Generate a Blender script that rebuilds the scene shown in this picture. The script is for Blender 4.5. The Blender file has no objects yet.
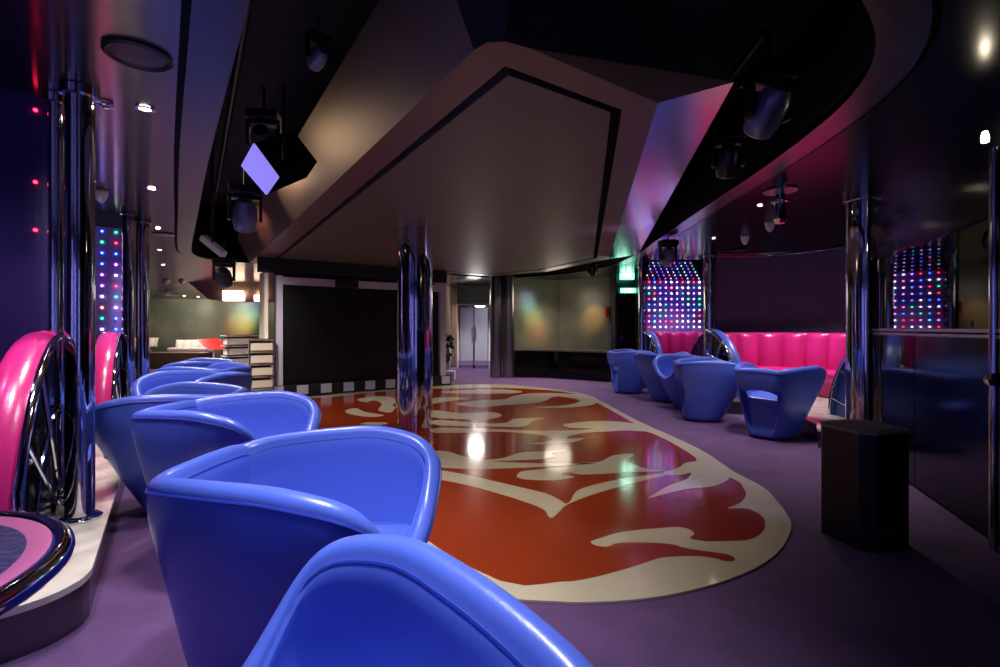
import bpy, bmesh, math, random
from mathutils import Vector, Matrix
from mathutils.geometry import tessellate_polygon
PI = math.pi
random.seed(7)
sc = bpy.context.scene
col = sc.collection
F = 480.0; HY = 328.0; CH = 1.12          # focal length in px, horizon row, camera height
CEIL = 2.30

def W(px, py, z=0.0):
    """point of the photograph that lies on the horizontal plane z"""
    Y = (z - CH) * F / (HY - py)
    return Vector(((px - 500) / F * Y, Y, z))
def V2(px, Y, z=0.0):
    return Vector(((px - 500) / F * Y, Y, z))
def VZ(px, py, Y):
    return Vector(((px - 500) / F * Y, Y, CH + (HY - py) * Y / F))
AX = Vector((-.56, .83, 0)).normalized()      # direction of the left row, away from the camera
NX = Vector((.826, .564, 0)).normalized()     # across it

# ------------------------------------------------------------------ materials
def lin(c):
    return tuple(((v/255)/12.92 if v/255 <= .04045 else (((v/255)+.055)/1.055)**2.4) for v in c)
def mat(name, rgb, rough=.5, metal=0, emit=None, es=0, coat=0, bump=None, noise=None, spec=None, trans=0, sheen=0, aniso=0, ior=None):
    m = bpy.data.materials.new(name); m.use_nodes = True
    nt = m.node_tree; b = nt.nodes['Principled BSDF']
    c = lin(rgb)
    b.inputs['Base Color'].default_value = (*c, 1)
    b.inputs['Roughness'].default_value = rough
    b.inputs['Metallic'].default_value = metal
    if spec is not None: b.inputs['Specular IOR Level'].default_value = spec
    if coat: b.inputs['Coat Weight'].default_value = coat; b.inputs['Coat Roughness'].default_value = .08
    if trans: b.inputs['Transmission Weight'].default_value = trans
    if sheen: b.inputs['Sheen Weight'].default_value = sheen
    if aniso: b.inputs['Anisotropic'].default_value = aniso
    if ior: b.inputs['IOR'].default_value = ior
    if emit:
        b.inputs['Emission Color'].default_value = (*lin(emit), 1); b.inputs['Emission Strength'].default_value = es
    tc = nt.nodes.new('ShaderNodeTexCoord')
    if noise:                       # (scale, second colour, stretch)
        n = nt.nodes.new('ShaderNodeTexNoise'); n.inputs['Scale'].default_value = noise[0]; n.inputs['Detail'].default_value = 4
        mp = nt.nodes.new('ShaderNodeMapping'); mp.inputs['Scale'].default_value = noise[2] if len(noise) > 2 else (1, 1, 1)
        nt.links.new(tc.outputs['Object'], mp.inputs[0]); nt.links.new(mp.outputs[0], n.inputs['Vector'])
        r = nt.nodes.new('ShaderNodeValToRGB')
        r.color_ramp.elements[0].position = .35; r.color_ramp.elements[1].position = .65
        r.color_ramp.elements[0].color = (*c, 1); r.color_ramp.elements[1].color = (*lin(noise[1]), 1)
        nt.links.new(n.outputs['Fac'], r.inputs[0]); nt.links.new(r.outputs[0], b.inputs['Base Color'])
    if bump:                        # (scale, strength, stretch)
        n = nt.nodes.new('ShaderNodeTexNoise'); n.inputs['Scale'].default_value = bump[0]; n.inputs['Detail'].default_value = 3
        mp = nt.nodes.new('ShaderNodeMapping'); mp.inputs['Scale'].default_value = bump[2] if len(bump) > 2 else (1, 1, 1)
        nt.links.new(tc.outputs['Object'], mp.inputs[0]); nt.links.new(mp.outputs[0], n.inputs['Vector'])
        bp = nt.nodes.new('ShaderNodeBump'); bp.inputs['Strength'].default_value = bump[1]; bp.inputs['Distance'].default_value = .01
        nt.links.new(n.outputs['Fac'], bp.inputs['Height']); nt.links.new(bp.outputs[0], b.inputs['Normal'])
    return m
M = dict(
    carpet=mat('carpet', (84, 52, 102), .95, noise=(5, (98, 62, 118)), bump=(160, .5), sheen=.2),
    blue=mat('blue_leather', (82, 106, 212), .31, bump=(90, .05), spec=.5),
    piping=mat('blue_piping', (34, 52, 160), .45),
    pink=mat('pink_leather', (205, 42, 124), .25, bump=(50, .06)),
    navy=mat('navy_leather', (34, 52, 120), .4, bump=(50, .05)),
    chrome=mat('chrome', (205, 205, 212), .07, 1),
    steel=mat('brushed_steel', (158, 152, 150), .28, 1, bump=(30, .05, (1, 1, 40))),
    ceilm=mat('ceiling_metal', (128, 120, 118), .20, 1),
    ceild=mat('ceiling_dark_gloss', (8, 7, 9), .2, 0, spec=.12),
    trim=mat('trim_metal', (100, 94, 96), .24, 1, bump=(3, .06)),
    black=mat('black_matt', (9, 9, 11), .7),
    blackg=mat('black_gloss', (8, 8, 11), .12, spec=.28),
    sideg=mat('canopy_side_polished', (190, 175, 180), .2, .95, bump=(3, .04)),
    blackp=mat('black_paint', (10, 9, 11), .6),  # near-black, for the front and rear sides of the canopy
    groove=mat('groove_black', (4, 4, 5), .8),
    canopy=mat('canopy_panel', (100, 88, 84), .48, .2, bump=(4, .03)),
    border=mat('canopy_border', (112, 84, 80), .4, .3),
    side=mat('canopy_side', (160, 140, 126), .42, .8, bump=(3, .05)),
    red=mat('red_floor', (152, 56, 24), .13, noise=(1.1, (136, 46, 20)), coat=.3, bump=(8, .01)),
    cream=mat('cream_floor', (205, 192, 168), .1, noise=(2.0, (194, 182, 160)), coat=.3, bump=(8, .01)),
    marble=mat('pale_marble', (225, 218, 205), .12, noise=(5, (180, 172, 165))),
    plinth=mat('plinth_face', (96, 86, 96), .25, .8),
    purple=mat('purple_fabric_wall', (80, 74, 104), .8, bump=(60, .3, (1, 1, .15)), noise=(3, (88, 81, 112))),
    led_grid=mat('led_grid', (90, 70, 150), .4, emit=(150, 150, 255), es=5),  # glow of the light walls added behind the viewer
    backw=mat('lavender_wall', (150, 140, 180), .6, noise=(2, (130, 120, 170))),
    indigo=mat('indigo_fabric_wall', (44, 38, 100), .75, bump=(60, .3, (1, 1, .15)), noise=(3, (50, 43, 108))),
    ledback=mat('led_backing', (150, 125, 205), .4),
    holo=mat('greenish_metal_wall', (120, 116, 100), .32, .15, bump=(6, .04), noise=(.8, (86, 88, 76))),
    mirror=mat('smoked_mirror', (96, 94, 106), .02, 1),
    gloss=mat('gloss_panel', (34, 31, 38), .06, .9),
    white=mat('lavender_white', (196, 190, 214), .4),
    cwhite=mat('cream_white', (226, 214, 196), .4),
    brownband=mat('brown_band', (96, 76, 62), .5),
    screen=mat('black_screen', (8, 8, 10), .35),
    redseat=mat('red_leather', (205, 32, 26), .35),
    dome=mat('dome_white', (225, 218, 225), .35),
    lampw=mat('lamp_warm', (255, 240, 215), .4, emit=(255, 236, 205), es=50),
    lampb=mat('lamp_big', (255, 225, 190), .4, emit=(255, 222, 180), es=7),
    facev=mat('lavender_face', (150, 138, 235), .5, emit=(140, 128, 235), es=.75),
    exitg=mat('exit_green', (80, 230, 190), .4, emit=(110, 245, 205), es=2.6),
    exitw=mat('exit_white', (230, 255, 245), .4, emit=(225, 255, 240), es=5),
    glass=mat('door_glass', (200, 205, 225), .05, trans=.85, ior=1.3),
    fabricfar=mat('pale_channel', (236, 222, 214), .4),
    pinklac=mat('pink_lacquer', (205, 110, 160), .18, coat=.4),
    bluetex=mat('blue_textured', (46, 52, 92), .3, bump=(60, .6)),
    binside=mat('bin_side', (18, 17, 20), .45),
    bintop=mat('bin_top', (125, 122, 108), .4),
    fixture=mat('fixture_black', (20, 20, 24), .35),
    fixgrey=mat('fixture_grey', (110, 112, 135), .3, .5),
    cream_col=mat('cream_column', (200, 180, 150), .3),
    mosaic=mat('dark_deep', (14, 14, 18), .4),
)
LEDC = {'b': (60, 110, 255), 'w': (235, 225, 255), 'r': (255, 40, 70), 'g': (30, 220, 130), 'p': (205, 120, 255), 'c': (80, 200, 255), 'o': (255, 150, 90), 'm': (255, 90, 190)}
for k, c in LEDC.items():
    M['led_'+k] = mat('led_'+k, c, .4, emit=c, es=12)
M['led_strip'] = mat('led_strip', (150, 160, 255), .4, emit=(130, 135, 255), es=5)  # glow of the strips added behind the viewer
M['led_red_wall'] = mat('led_red_wall', (255, 30, 50), .4, emit=(255, 30, 60), es=9)

def streak(m, amp, sc_, ang=-.593):
    # fine cross-wise rolling of the sheet metal: stretches reflections along the row
    nt = m.node_tree; b = nt.nodes['Principled BSDF']
    g = nt.nodes.new('ShaderNodeNewGeometry'); mp = nt.nodes.new('ShaderNodeMapping')
    mp.vector_type = 'POINT'; mp.inputs['Rotation'].default_value = (0, 0, ang); 
    n = nt.nodes.new('ShaderNodeTexNoise'); n.inputs['Scale'].default_value = sc_; n.inputs['Detail'].default_value = 2
    m2 = nt.nodes.new('ShaderNodeMapping'); m2.inputs['Scale'].default_value = (.08, 1, 1)
    nt.links.new(g.outputs['Position'], mp.inputs[0]); nt.links.new(mp.outputs[0], m2.inputs[0]); nt.links.new(m2.outputs[0], n.inputs['Vector'])
    bp = nt.nodes.new('ShaderNodeBump'); bp.inputs['Strength'].default_value = amp; bp.inputs['Distance'].default_value = .02
    nt.links.new(n.outputs['Fac'], bp.inputs['Height']); nt.links.new(bp.outputs[0], b.inputs['Normal'])
streak(M['ceilm'], .05, 9)
def dots(m, k, st):
    nt = m.node_tree; g = nt.nodes.new('ShaderNodeNewGeometry'); sx = nt.nodes.new('ShaderNodeSeparateXYZ'); nt.links.new(g.outputs['Position'], sx.inputs[0])
    prev = None
    for ax in ('X', 'Z'):
        a = nt.nodes.new('ShaderNodeMath'); a.operation = 'MULTIPLY'; a.inputs[1].default_value = k; nt.links.new(sx.outputs[ax], a.inputs[0])
        b = nt.nodes.new('ShaderNodeMath'); b.operation = 'SINE'; nt.links.new(a.outputs[0], b.inputs[0])
        c = nt.nodes.new('ShaderNodeMath'); c.operation = 'GREATER_THAN'; c.inputs[1].default_value = .3; nt.links.new(b.outputs[0], c.inputs[0])
        if prev is None: prev = c
        else:
            d = nt.nodes.new('ShaderNodeMath'); d.operation = 'MULTIPLY'; nt.links.new(prev.outputs[0], d.inputs[0]); nt.links.new(c.outputs[0], d.inputs[1]); prev = d
    e = nt.nodes.new('ShaderNodeMath'); e.operation = 'MULTIPLY'; e.inputs[1].default_value = st; nt.links.new(prev.outputs[0], e.inputs[0])
    nt.links.new(e.outputs[0], nt.nodes['Principled BSDF'].inputs['Emission Strength'])
dots(M['led_grid'], 60, 2.6)
def brushed(m, an, d):
    nt = m.node_tree; b = nt.nodes['Principled BSDF']; b.inputs['Anisotropic'].default_value = an
    c = nt.nodes.new('ShaderNodeCombineXYZ'); c.inputs[0].default_value, c.inputs[1].default_value = d
    nt.links.new(c.outputs[0], b.inputs['Tangent'])
brushed(M['ceilm'], .92, (-.56, .83))
brushed(M['trim'], .6, (-.56, .83))
m_ = M['led_strip']; nt_ = m_.node_tree; g_ = nt_.nodes.new('ShaderNodeNewGeometry'); sx_ = nt_.nodes.new('ShaderNodeSeparateXYZ')
mm_ = nt_.nodes.new('ShaderNodeMath'); mm_.operation = 'MULTIPLY'; mm_.inputs[1].default_value = 90
ms_ = nt_.nodes.new('ShaderNodeMath'); ms_.operation = 'SINE'; mg_ = nt_.nodes.new('ShaderNodeMath'); mg_.operation = 'GREATER_THAN'; mg_.inputs[1].default_value = .2
mk_ = nt_.nodes.new('ShaderNodeMath'); mk_.operation = 'MULTIPLY'; mk_.inputs[1].default_value = 4
nt_.links.new(g_.outputs['Position'], sx_.inputs[0]); nt_.links.new(sx_.outputs['Z'], mm_.inputs[0]); nt_.links.new(mm_.outputs[0], ms_.inputs[0])
nt_.links.new(ms_.outputs[0], mg_.inputs[0]); nt_.links.new(mg_.outputs[0], mk_.inputs[0]); nt_.links.new(mk_.outputs[0], nt_.nodes['Principled BSDF'].inputs['Emission Strength'])
# ------------------------------------------------------------------ mesh helpers
def new_bm(): return bmesh.new()
def obj(name, bm, m, parent=None, smooth=True, loc=None):
    me = bpy.data.meshes.new(name)
    bmesh.ops.recalc_face_normals(bm, faces=bm.faces)
    bm.to_mesh(me); bm.free()
    if smooth:
        for p in me.polygons: p.use_smooth = True
        try: me.set_sharp_from_angle(angle=math.radians(38))
        except Exception: pass
    o = bpy.data.objects.new(name, me)
    for mm in (m if isinstance(m, (list, tuple)) else [m]): me.materials.append(mm)
    col.objects.link(o)
    if parent: o.parent = parent
    if loc is not None: o.location = loc
    return o
def tag(o, label=None, cat=None, group=None, kind=None):
    if label: o['label'] = label
    if cat: o['category'] = cat
    if group: o['group'] = group
    if kind: o['kind'] = kind
    return o
def thing(name, label, cat, loc=(0, 0, 0), rz=0, group=None):
    o = bpy.data.objects.new(name, None); col.objects.link(o)
    o.empty_display_size = .1
    o.location = loc; o.rotation_euler = (0, 0, rz)
    return tag(o, label, cat, group)
def struct(name, bm, m, parent=None, smooth=False):
    o = obj(name, bm, m, parent, smooth)
    if not parent: o['kind'] = 'structure'
    return o
def box(bm, c, s, rot=None, bevel=0, mi=0):
    r = bmesh.ops.create_cube(bm, size=1)
    vs = r['verts']
    mt = Matrix.Translation(Vector(c)) @ (rot.to_4x4() if rot is not None else Matrix.Identity(4)) @ Matrix.Diagonal((*s, 1))
    bmesh.ops.transform(bm, matrix=mt, verts=vs)
    fs = {f for v in vs for f in v.link_faces}
    for f in fs: f.material_index = mi
    if bevel:
        es = list({e for v in vs for e in v.link_edges})
        r2 = bmesh.ops.bevel(bm, geom=es, offset=bevel, segments=2, affect='EDGES', profile=.6)
        for f in r2['faces']: f.material_index = mi
    return bm
def frame(d):
    d = Vector(d).normalized()
    up = Vector((0, 0, 1)) if abs(d.z) < .95 else Vector((1, 0, 0))
    x = d.cross(up).normalized(); y = x.cross(d).normalized()
    return x, y, d
def tube(bm, pts, r, seg=12, closed=False, cap=True):
    pts = [Vector(p) for p in pts]; n = len(pts); rings = []
    for i, p in enumerate(pts):
        if closed: d = pts[(i+1) % n] - pts[i-1]
        elif i == 0: d = pts[1] - p
        elif i == n-1: d = p - pts[-2]
        else: d = pts[i+1] - pts[i-1]
        x, y, _ = frame(d)
        rr = r[i] if isinstance(r, (list, tuple)) else r
        if i and x.dot(px_) < 0 and abs(d.normalized().z) > .9: x, y = -x, -y
        px_ = x
        rings.append([bm.verts.new(p + rr*(math.cos(a)*x + math.sin(a)*y)) for a in [2*PI*k/seg for k in range(seg)]])
    m_ = n if closed else n-1
    for i in range(m_):
        a, b = rings[i], rings[(i+1) % n]
        for k in range(seg):
            bm.faces.new((a[k], a[(k+1) % seg], b[(k+1) % seg], b[k]))
    if cap and not closed:
        bm.faces.new(rings[0][::-1]); bm.faces.new(rings[-1])
    return bm
def lathe(bm, prof, c=(0, 0, 0), seg=32, rot=None):
    """prof: list of (r, z); closed with caps when r==0"""
    c = Vector(c); rings = []
    for r, z in prof:
        if r < 1e-5:
            v = Vector((0, 0, z)); v = (rot @ v if rot is not None else v)
            rings.append([bm.verts.new(c+v)])
        else:
            rg = []
            for k in range(seg):
                a = 2*PI*k/seg; v = Vector((r*math.cos(a), r*math.sin(a), z))
                if rot is not None: v = rot @ v
                rg.append(bm.verts.new(c+v))
            rings.append(rg)
    for a, b in zip(rings, rings[1:]):
        for k in range(seg):
            if len(a) == 1 and len(b) == 1: continue
            if len(a) == 1: bm.faces.new((a[0], b[k], b[(k+1) % seg]))
            elif len(b) == 1: bm.faces.new((a[k], a[(k+1) % seg], b[0]))
            else: bm.faces.new((a[k], a[(k+1) % seg], b[(k+1) % seg], b[k]))
    return bm
def prism(bm, poly, z0, z1, mi=0):
    """vertical prism over a 2-D polygon (concave allowed)"""
    P = [Vector((p[0], p[1], 0)) for p in poly]
    lo = [bm.verts.new((p.x, p.y, z0)) for p in P]; hi = [bm.verts.new((p.x, p.y, z1)) for p in P]
    tr = tessellate_polygon([P])
    for t in tr:
        for L in (lo, hi):
            try: f = bm.faces.new([L[i] for i in t]); f.material_index = mi
            except ValueError: pass
    n = len(P)
    for i in range(n):
        f = bm.faces.new((lo[i], lo[(i+1) % n], hi[(i+1) % n], hi[i])); f.material_index = mi
    return bm
def sheet(bm, outer, holes, z):
    loops = [[Vector((p[0], p[1], 0)) for p in outer]] + [[Vector((p[0], p[1], 0)) for p in h] for h in holes]
    vs = [bm.verts.new((p.x, p.y, z)) for L in loops for p in L]
    for t in tessellate_polygon(loops):
        try: bm.faces.new([vs[i] for i in t])
        except ValueError: pass
    return bm
def ribbon(bm, a, b, closed=False):
    """quads between two equal point lists"""
    A = [bm.verts.new(p) for p in a]; B = [bm.verts.new(p) for p in b]; n = len(A)
    for i in range(n if closed else n-1):
        bm.faces.new((A[i], A[(i+1) % n], B[(i+1) % n], B[i]))
    return bm
def slab_wall(bm, p0, p1, z0, z1, t=.06, mi=0):
    """upright slab from p0 to p1"""
    p0 = Vector((p0[0], p0[1], 0)); p1 = Vector((p1[0], p1[1], 0)); d = p1-p0
    ang = math.atan2(d.y, d.x)
    return box(bm, ((p0.x+p1.x)/2, (p0.y+p1.y)/2, (z0+z1)/2), (d.length, t, z1-z0), Matrix.Rotation(ang, 3, 'Z'), 0, mi)
def catmull(pts, n, closed=False):
    out = []; N = len(pts)
    segs = N if closed else N-1
    for i in range(segs):
        p0 = pts[(i-1) % N] if (closed or i > 0) else pts[0]
        p1 = pts[i]; p2 = pts[(i+1) % N]
        p3 = pts[(i+2) % N] if (closed or i+2 < N) else pts[-1]
        for k in range(n):
            t = k/n
            out.append(tuple(.5*((2*b)+(-a+c)*t+(2*a-5*b+4*c-d)*t*t+(-a+3*b-3*c+d)*t**3) for a, b, c, d in zip(p0, p1, p2, p3)))
    if not closed: out.append(tuple(pts[-1]))
    return out
def copy_thing(o, loc=None, rz=None, label=None, group=None, scale=None):
    r = o.copy(); col.objects.link(r)
    for ch in list(o.children):
        c = ch.copy(); col.objects.link(c); c.parent = r
        for g in list(ch.children):
            d = g.copy(); col.objects.link(d); d.parent = c
    if loc is not None: r.location = loc
    if rz is not None: r.rotation_euler = (0, 0, rz)
    if label: r['label'] = label
    if group: r['group'] = group
    if scale: r.scale = scale
    return r

# ------------------------------------------------------------------ camera
cam = bpy.data.objects.new('camera', bpy.data.cameras.new('camera')); col.objects.link(cam)
cam.location = (0, 0, CH); cam.rotation_euler = (PI/2, 0, 0)
cam.data.sensor_width = 36; cam.data.lens = 36*F/1000
cam.data.shift_y = -(333.5-HY)/1000 * 1.0
cam.data.clip_start = .05; cam.data.clip_end = 100
sc.camera = cam

# ------------------------------------------------------------------ room shell
X0, X1, Y0, Y1 = -15.0, 6.4, -3.0, 19.5
bm = new_bm(); box(bm, ((X0+X1)/2, (Y0+Y1)/2, -.05), (X1-X0, Y1-Y0, .1)); struct('floor', bm, M['carpet'])
for nm, a, b in (('wall_left', (X0, Y0), (X0, Y1)), ('wall_right', (X1, Y0), (X1, Y1))):
    bm = new_bm(); slab_wall(bm, a, b, 0, 3.4, .1); struct(nm, bm, M['mosaic'])
bm = new_bm(); slab_wall(bm, (X0, Y1), (X1, Y1), 0, 3.4, .1); struct('wall_far', bm, M['holo'])

bm = new_bm(); slab_wall(bm, (X0, Y0), (X1, Y0), 0, 3.4, .1); struct('wall_back', bm, M['backw'])
# opening in the low ceiling, over the dance floor
def wl(px, py): v = W(px, py, CEIL); return (v.x, v.y)
VOID = [(-.62, 1.30), (-.905, 1.73), (-2.0, 3.3), (-3.3, 5.22), (-4.40, 6.85), (-4.85, 7.6), (-4.95, 8.1), (-4.7, 8.5), (-4.2, 8.75),
        (-3.1, 9.1), (-1.6, 10.1), (-.1, 11.2), (1.2, 10.6), (2.0, 9.3), (2.16, 7.6), (2.08, 6.3), (1.98, 4.68), (1.93, 3.63), (1.86, 2.9),
        (1.77, 2.43), (1.60, 2.05), (1.30, 1.72), (.9, 1.45), (.3, 1.2), (-.2, 1.12)]
VOID = catmull(VOID, 4, True)
def offset(poly, d):
    n = len(poly); out = []
    for i in range(n):
        a, b, c = Vector(poly[i-1]), Vector(poly[i]), Vector(poly[(i+1) % n])
        t = (c-a).normalized(); out.append((b.x - t.y*d*-1, b.y + t.x*d*-1))
    return out
area = sum(VOID[i][0]*VOID[(i+1) % len(VOID)][1]-VOID[(i+1) % len(VOID)][0]*VOID[i][1] for i in range(len(VOID)))
sg = 1 if area > 0 else -1
OUT1 = offset(VOID, .17*sg); OUT2 = offset(VOID, .20*sg)
bm = new_bm(); sheet(bm, [(X0, Y0), (-.3, Y0), (-.3, .6), (-.6, 1.0), (X0, 1.0)][:0] or [(X0, Y0), (X1, Y0), (X1, Y1), (X0, Y1)], [OUT2], CEIL)
bmesh.ops.bisect_plane(bm, geom=list(bm.verts)+list(bm.edges)+list(bm.faces), plane_co=(-.1, 0, 0), plane_no=(1, 0, 0))
bmesh.ops.bisect_plane(bm, geom=list(bm.verts)+list(bm.edges)+list(bm.faces), plane_co=(0, 10.6, 0), plane_no=(0, 1, 0))
for f in bm.faces:
    c_ = f.calc_center_median(); f.material_index = 1 if (c_.x > -.1) else 0
struct('ceiling', bm, [M['ceilm'], M['ceild']])
# metallic trim band round the opening, with a dark shadow gap outside it
bm = new_bm()
n = len(VOID)
ribbon(bm, [(p[0], p[1], CEIL-.012) for p in VOID], [(p[0], p[1], CEIL-.012) for p in OUT1], True)
ribbon(bm, [(p[0], p[1], CEIL-.012) for p in OUT1], [(p[0], p[1], CEIL+.05) for p in OUT1], True)
ribbon(bm, [(p[0], p[1], CEIL-.012) for p in VOID], [(p[0], p[1], CEIL+.03) for p in VOID], True)
struct('trim_1', bm, M['trim'])
bm = new_bm()
ribbon(bm, [(p[0], p[1], CEIL+.03) for p in VOID], [(p[0], p[1], CEIL+.95) for p in offset(VOID, .25*sg)], True)
ribbon(bm, [(p[0], p[1], CEIL+.05) for p in OUT1], [(p[0], p[1], CEIL+.05) for p in OUT2], True)
ribbon(bm, [(p[0], p[1], CEIL+.05) for p in OUT2], [(p[0], p[1], CEIL) for p in OUT2], True)
struct('trim_2', bm, M['groove'])
bm = new_bm(); box(bm, (-1.3, 6.0, 3.3), (9.5, 12, .06)); struct('ceiling_upper', bm, M['black'])

# canopy over the dance floor
BZ = 2.22
def hz(px, py, z): v = W(px, py, z); return (v.x, v.y)
outer = [hz(250, 263, BZ), hz(474, 50, BZ), hz(487, 42.5, BZ), hz(505, 41.5, BZ), hz(529, 48, BZ), hz(658, 103, BZ), hz(609, 259, BZ)]
far_v = (-.2, 10.2)
outer = [tuple(p) for p in outer] + [(.9, 9.4), far_v, (-2.6, 8.7)]
inner = [hz(270, 263, BZ), hz(505, 66, BZ), hz(622, 110, BZ), hz(597, 258, BZ), (.75, 9.1), (-.2, 9.9), (-2.4, 8.45)]
inner2 = None
sgi = 1 if sum(inner[i][0]*inner[(i+1) % len(inner)][1]-inner[(i+1) % len(inner)][0]*inner[i][1] for i in range(len(inner))) > 0 else -1
_o = []
for i in range(len(inner)):
    a_, b_, c_ = Vector(inner[i-1]), Vector(inner[i]), Vector(inner[(i+1) % len(inner)])
    d1 = (b_-a_).normalized(); d2 = (c_-b_).normalized(); n1 = Vector((-d1.y, d1.x))*sgi; n2 = Vector((-d2.y, d2.x))*sgi
    m2_ = (n1+n2).normalized(); _o.append(tuple(b_ + m2_*(.055/max(.3, m2_.dot(n1)))))
inner2 = _o
can = thing('ceiling_canopy', 'large dark angular canopy hanging over the dance floor, pointed towards the viewer', 'canopy', (-.5, 5.5, BZ))
def loc_poly(P): return [(p[0]+.5, p[1]-5.5) for p in P]
bm = new_bm(); sheet(bm, loc_poly(outer), [loc_poly(inner)], 0); obj('border', bm, M['border'], can, False)
bm = new_bm(); ribbon(bm, [(*p, 0) for p in loc_poly(inner)], [(*p, .14) for p in loc_poly(inner)], True)
sheet(bm, loc_poly(inner), [loc_poly(inner2)], .14); obj('shadow_gap', bm, M['groove'], can, False)
bm = new_bm(); sheet(bm, loc_poly(inner2), [], .002)
ribbon(bm, [(*p, .002) for p in loc_poly(inner2)], [(*p, .15) for p in loc_poly(inner2)], True)
obj('centre_panel', bm, M['canopy'], can, False)
sgo = 1 if sum(outer[i][0]*outer[(i+1) % len(outer)][1]-outer[(i+1) % len(outer)][0]*outer[i][1] for i in range(len(outer))) > 0 else -1
FD = [.20, .20, .20, .20, .20, .34, .46, .30, .25, .20]; FH = [.42, .42, .42, .44, .46, .055, .07, .2, .3, .42]
fl_ = [(*offset(outer, d_*sgo)[k], FH[k]) for k, d_ in enumerate(FD)]
fl_ = [(x+.5, y-5.5, z) for x, y, z in fl_]
lo_ = [(*p, 0) for p in loc_poly(outer)]
for nm_, i0, i1, mm_ in (('left_side_panel', 0, 1, 'side'), ('front_side_panel', 1, 5, 'blackp'), ('right_side_panel', 5, 7, 'sideg'), ('rear_side_panel', 7, 10, 'blackp')):
    ii = [k % 10 for k in range(i0, i1+1)]
    bm = new_bm(); ribbon(bm, [lo_[k] for k in ii], [fl_[k] for k in ii]); obj(nm_, bm, M[mm_], can, False)
bm = new_bm(); c_ = bm.verts.new((0, .5, .5)); vv = [bm.verts.new(p) for p in fl_]
for k in range(len(vv)): bm.faces.new((vv[k], vv[(k+1) % len(vv)], c_))
obj('top_panel', bm, M['black'], can, False)

# ------------------------------------------------------------------ dance floor
DO = [W(x, y) for x, y in [(330, 395), (400, 388), (450, 385.5), (500, 385), (540, 388), (575, 393), (592, 397), (635, 420), (696.6, 448.6), (734, 473), (762.6, 488),
      (778, 503.6), (789, 519), (791, 531), (783, 548), (764, 565), (728, 581.6), (680, 594.8), (632, 602), (584, 604.4), (556, 603.5)]]
DO = [(v.x, v.y) for v in DO] + [(.0, 1.99), (-.3, 2.2), (-.6, 2.55), (-1.05, 3.2), (-3.65, 7.1), (-3.45, 7.5)]
df = thing('dance_floor', 'large glossy red dance floor with cream flame pattern and cream border', 'dance floor', (0, 5, 0))
def poly_obj(name, P, z0, z1, m, par):
    bm = new_bm(); prism(bm, [(p[0], p[1]-5) for p in P], z0, z1); return obj(name, bm, m, par, False)
DO = catmull(DO, 3, True)
poly_obj('cream_border', DO, .001, .010, M['cream'], df)
RED = [(500, 583), (560, 584), (584, 581.6), (608, 576), (632, 569), (656, 561), (668, 559), (694, 558), (713, 560), (724, 563), (731, 563.5), (735, 562), (731, 557.6), (716, 554.7),
       (694, 551.6), (680, 549), (675, 547), (656, 545), (620, 545), (608, 548.7), (596, 547.5), (590.7, 543.7), (601, 539.6), (622, 533.6), (656, 530), (680, 528.8),
       (692, 532.4), (694, 537), (690, 540), (704, 543), (728, 543), (747, 542), (759, 537), (765, 529), (763, 519), (752, 512), (742, 510), (727, 510), (740, 504.7), (746, 496),
       (743, 489), (740.6, 485), (735, 481.5), (729.6, 479), (726, 482.7), (712, 488), (690, 490), (672, 493.7), (648, 500), (657, 493.7), (668, 487), (680, 483), (688, 479.5), (691, 474),
       (682, 476), (668, 476.5), (664, 473), (677, 469.5), (685.6, 464), (696.6, 460), (672, 444), (652, 434), (632, 423), (598, 404), (585, 397.5), (560, 392), (520, 389), (480, 388.3),
       (430, 389.5), (380, 392.5), (330, 398)]
RP = [tuple(W(x, y)[:2]) for x, y in RED] + [(-3.38, 7.05), (-.95, 3.4), (-.45, 2.6)]
RP = catmull(RP, 3, True)
poly_obj('red_field', RP, .009, .0115, M['red'], df)
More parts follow.
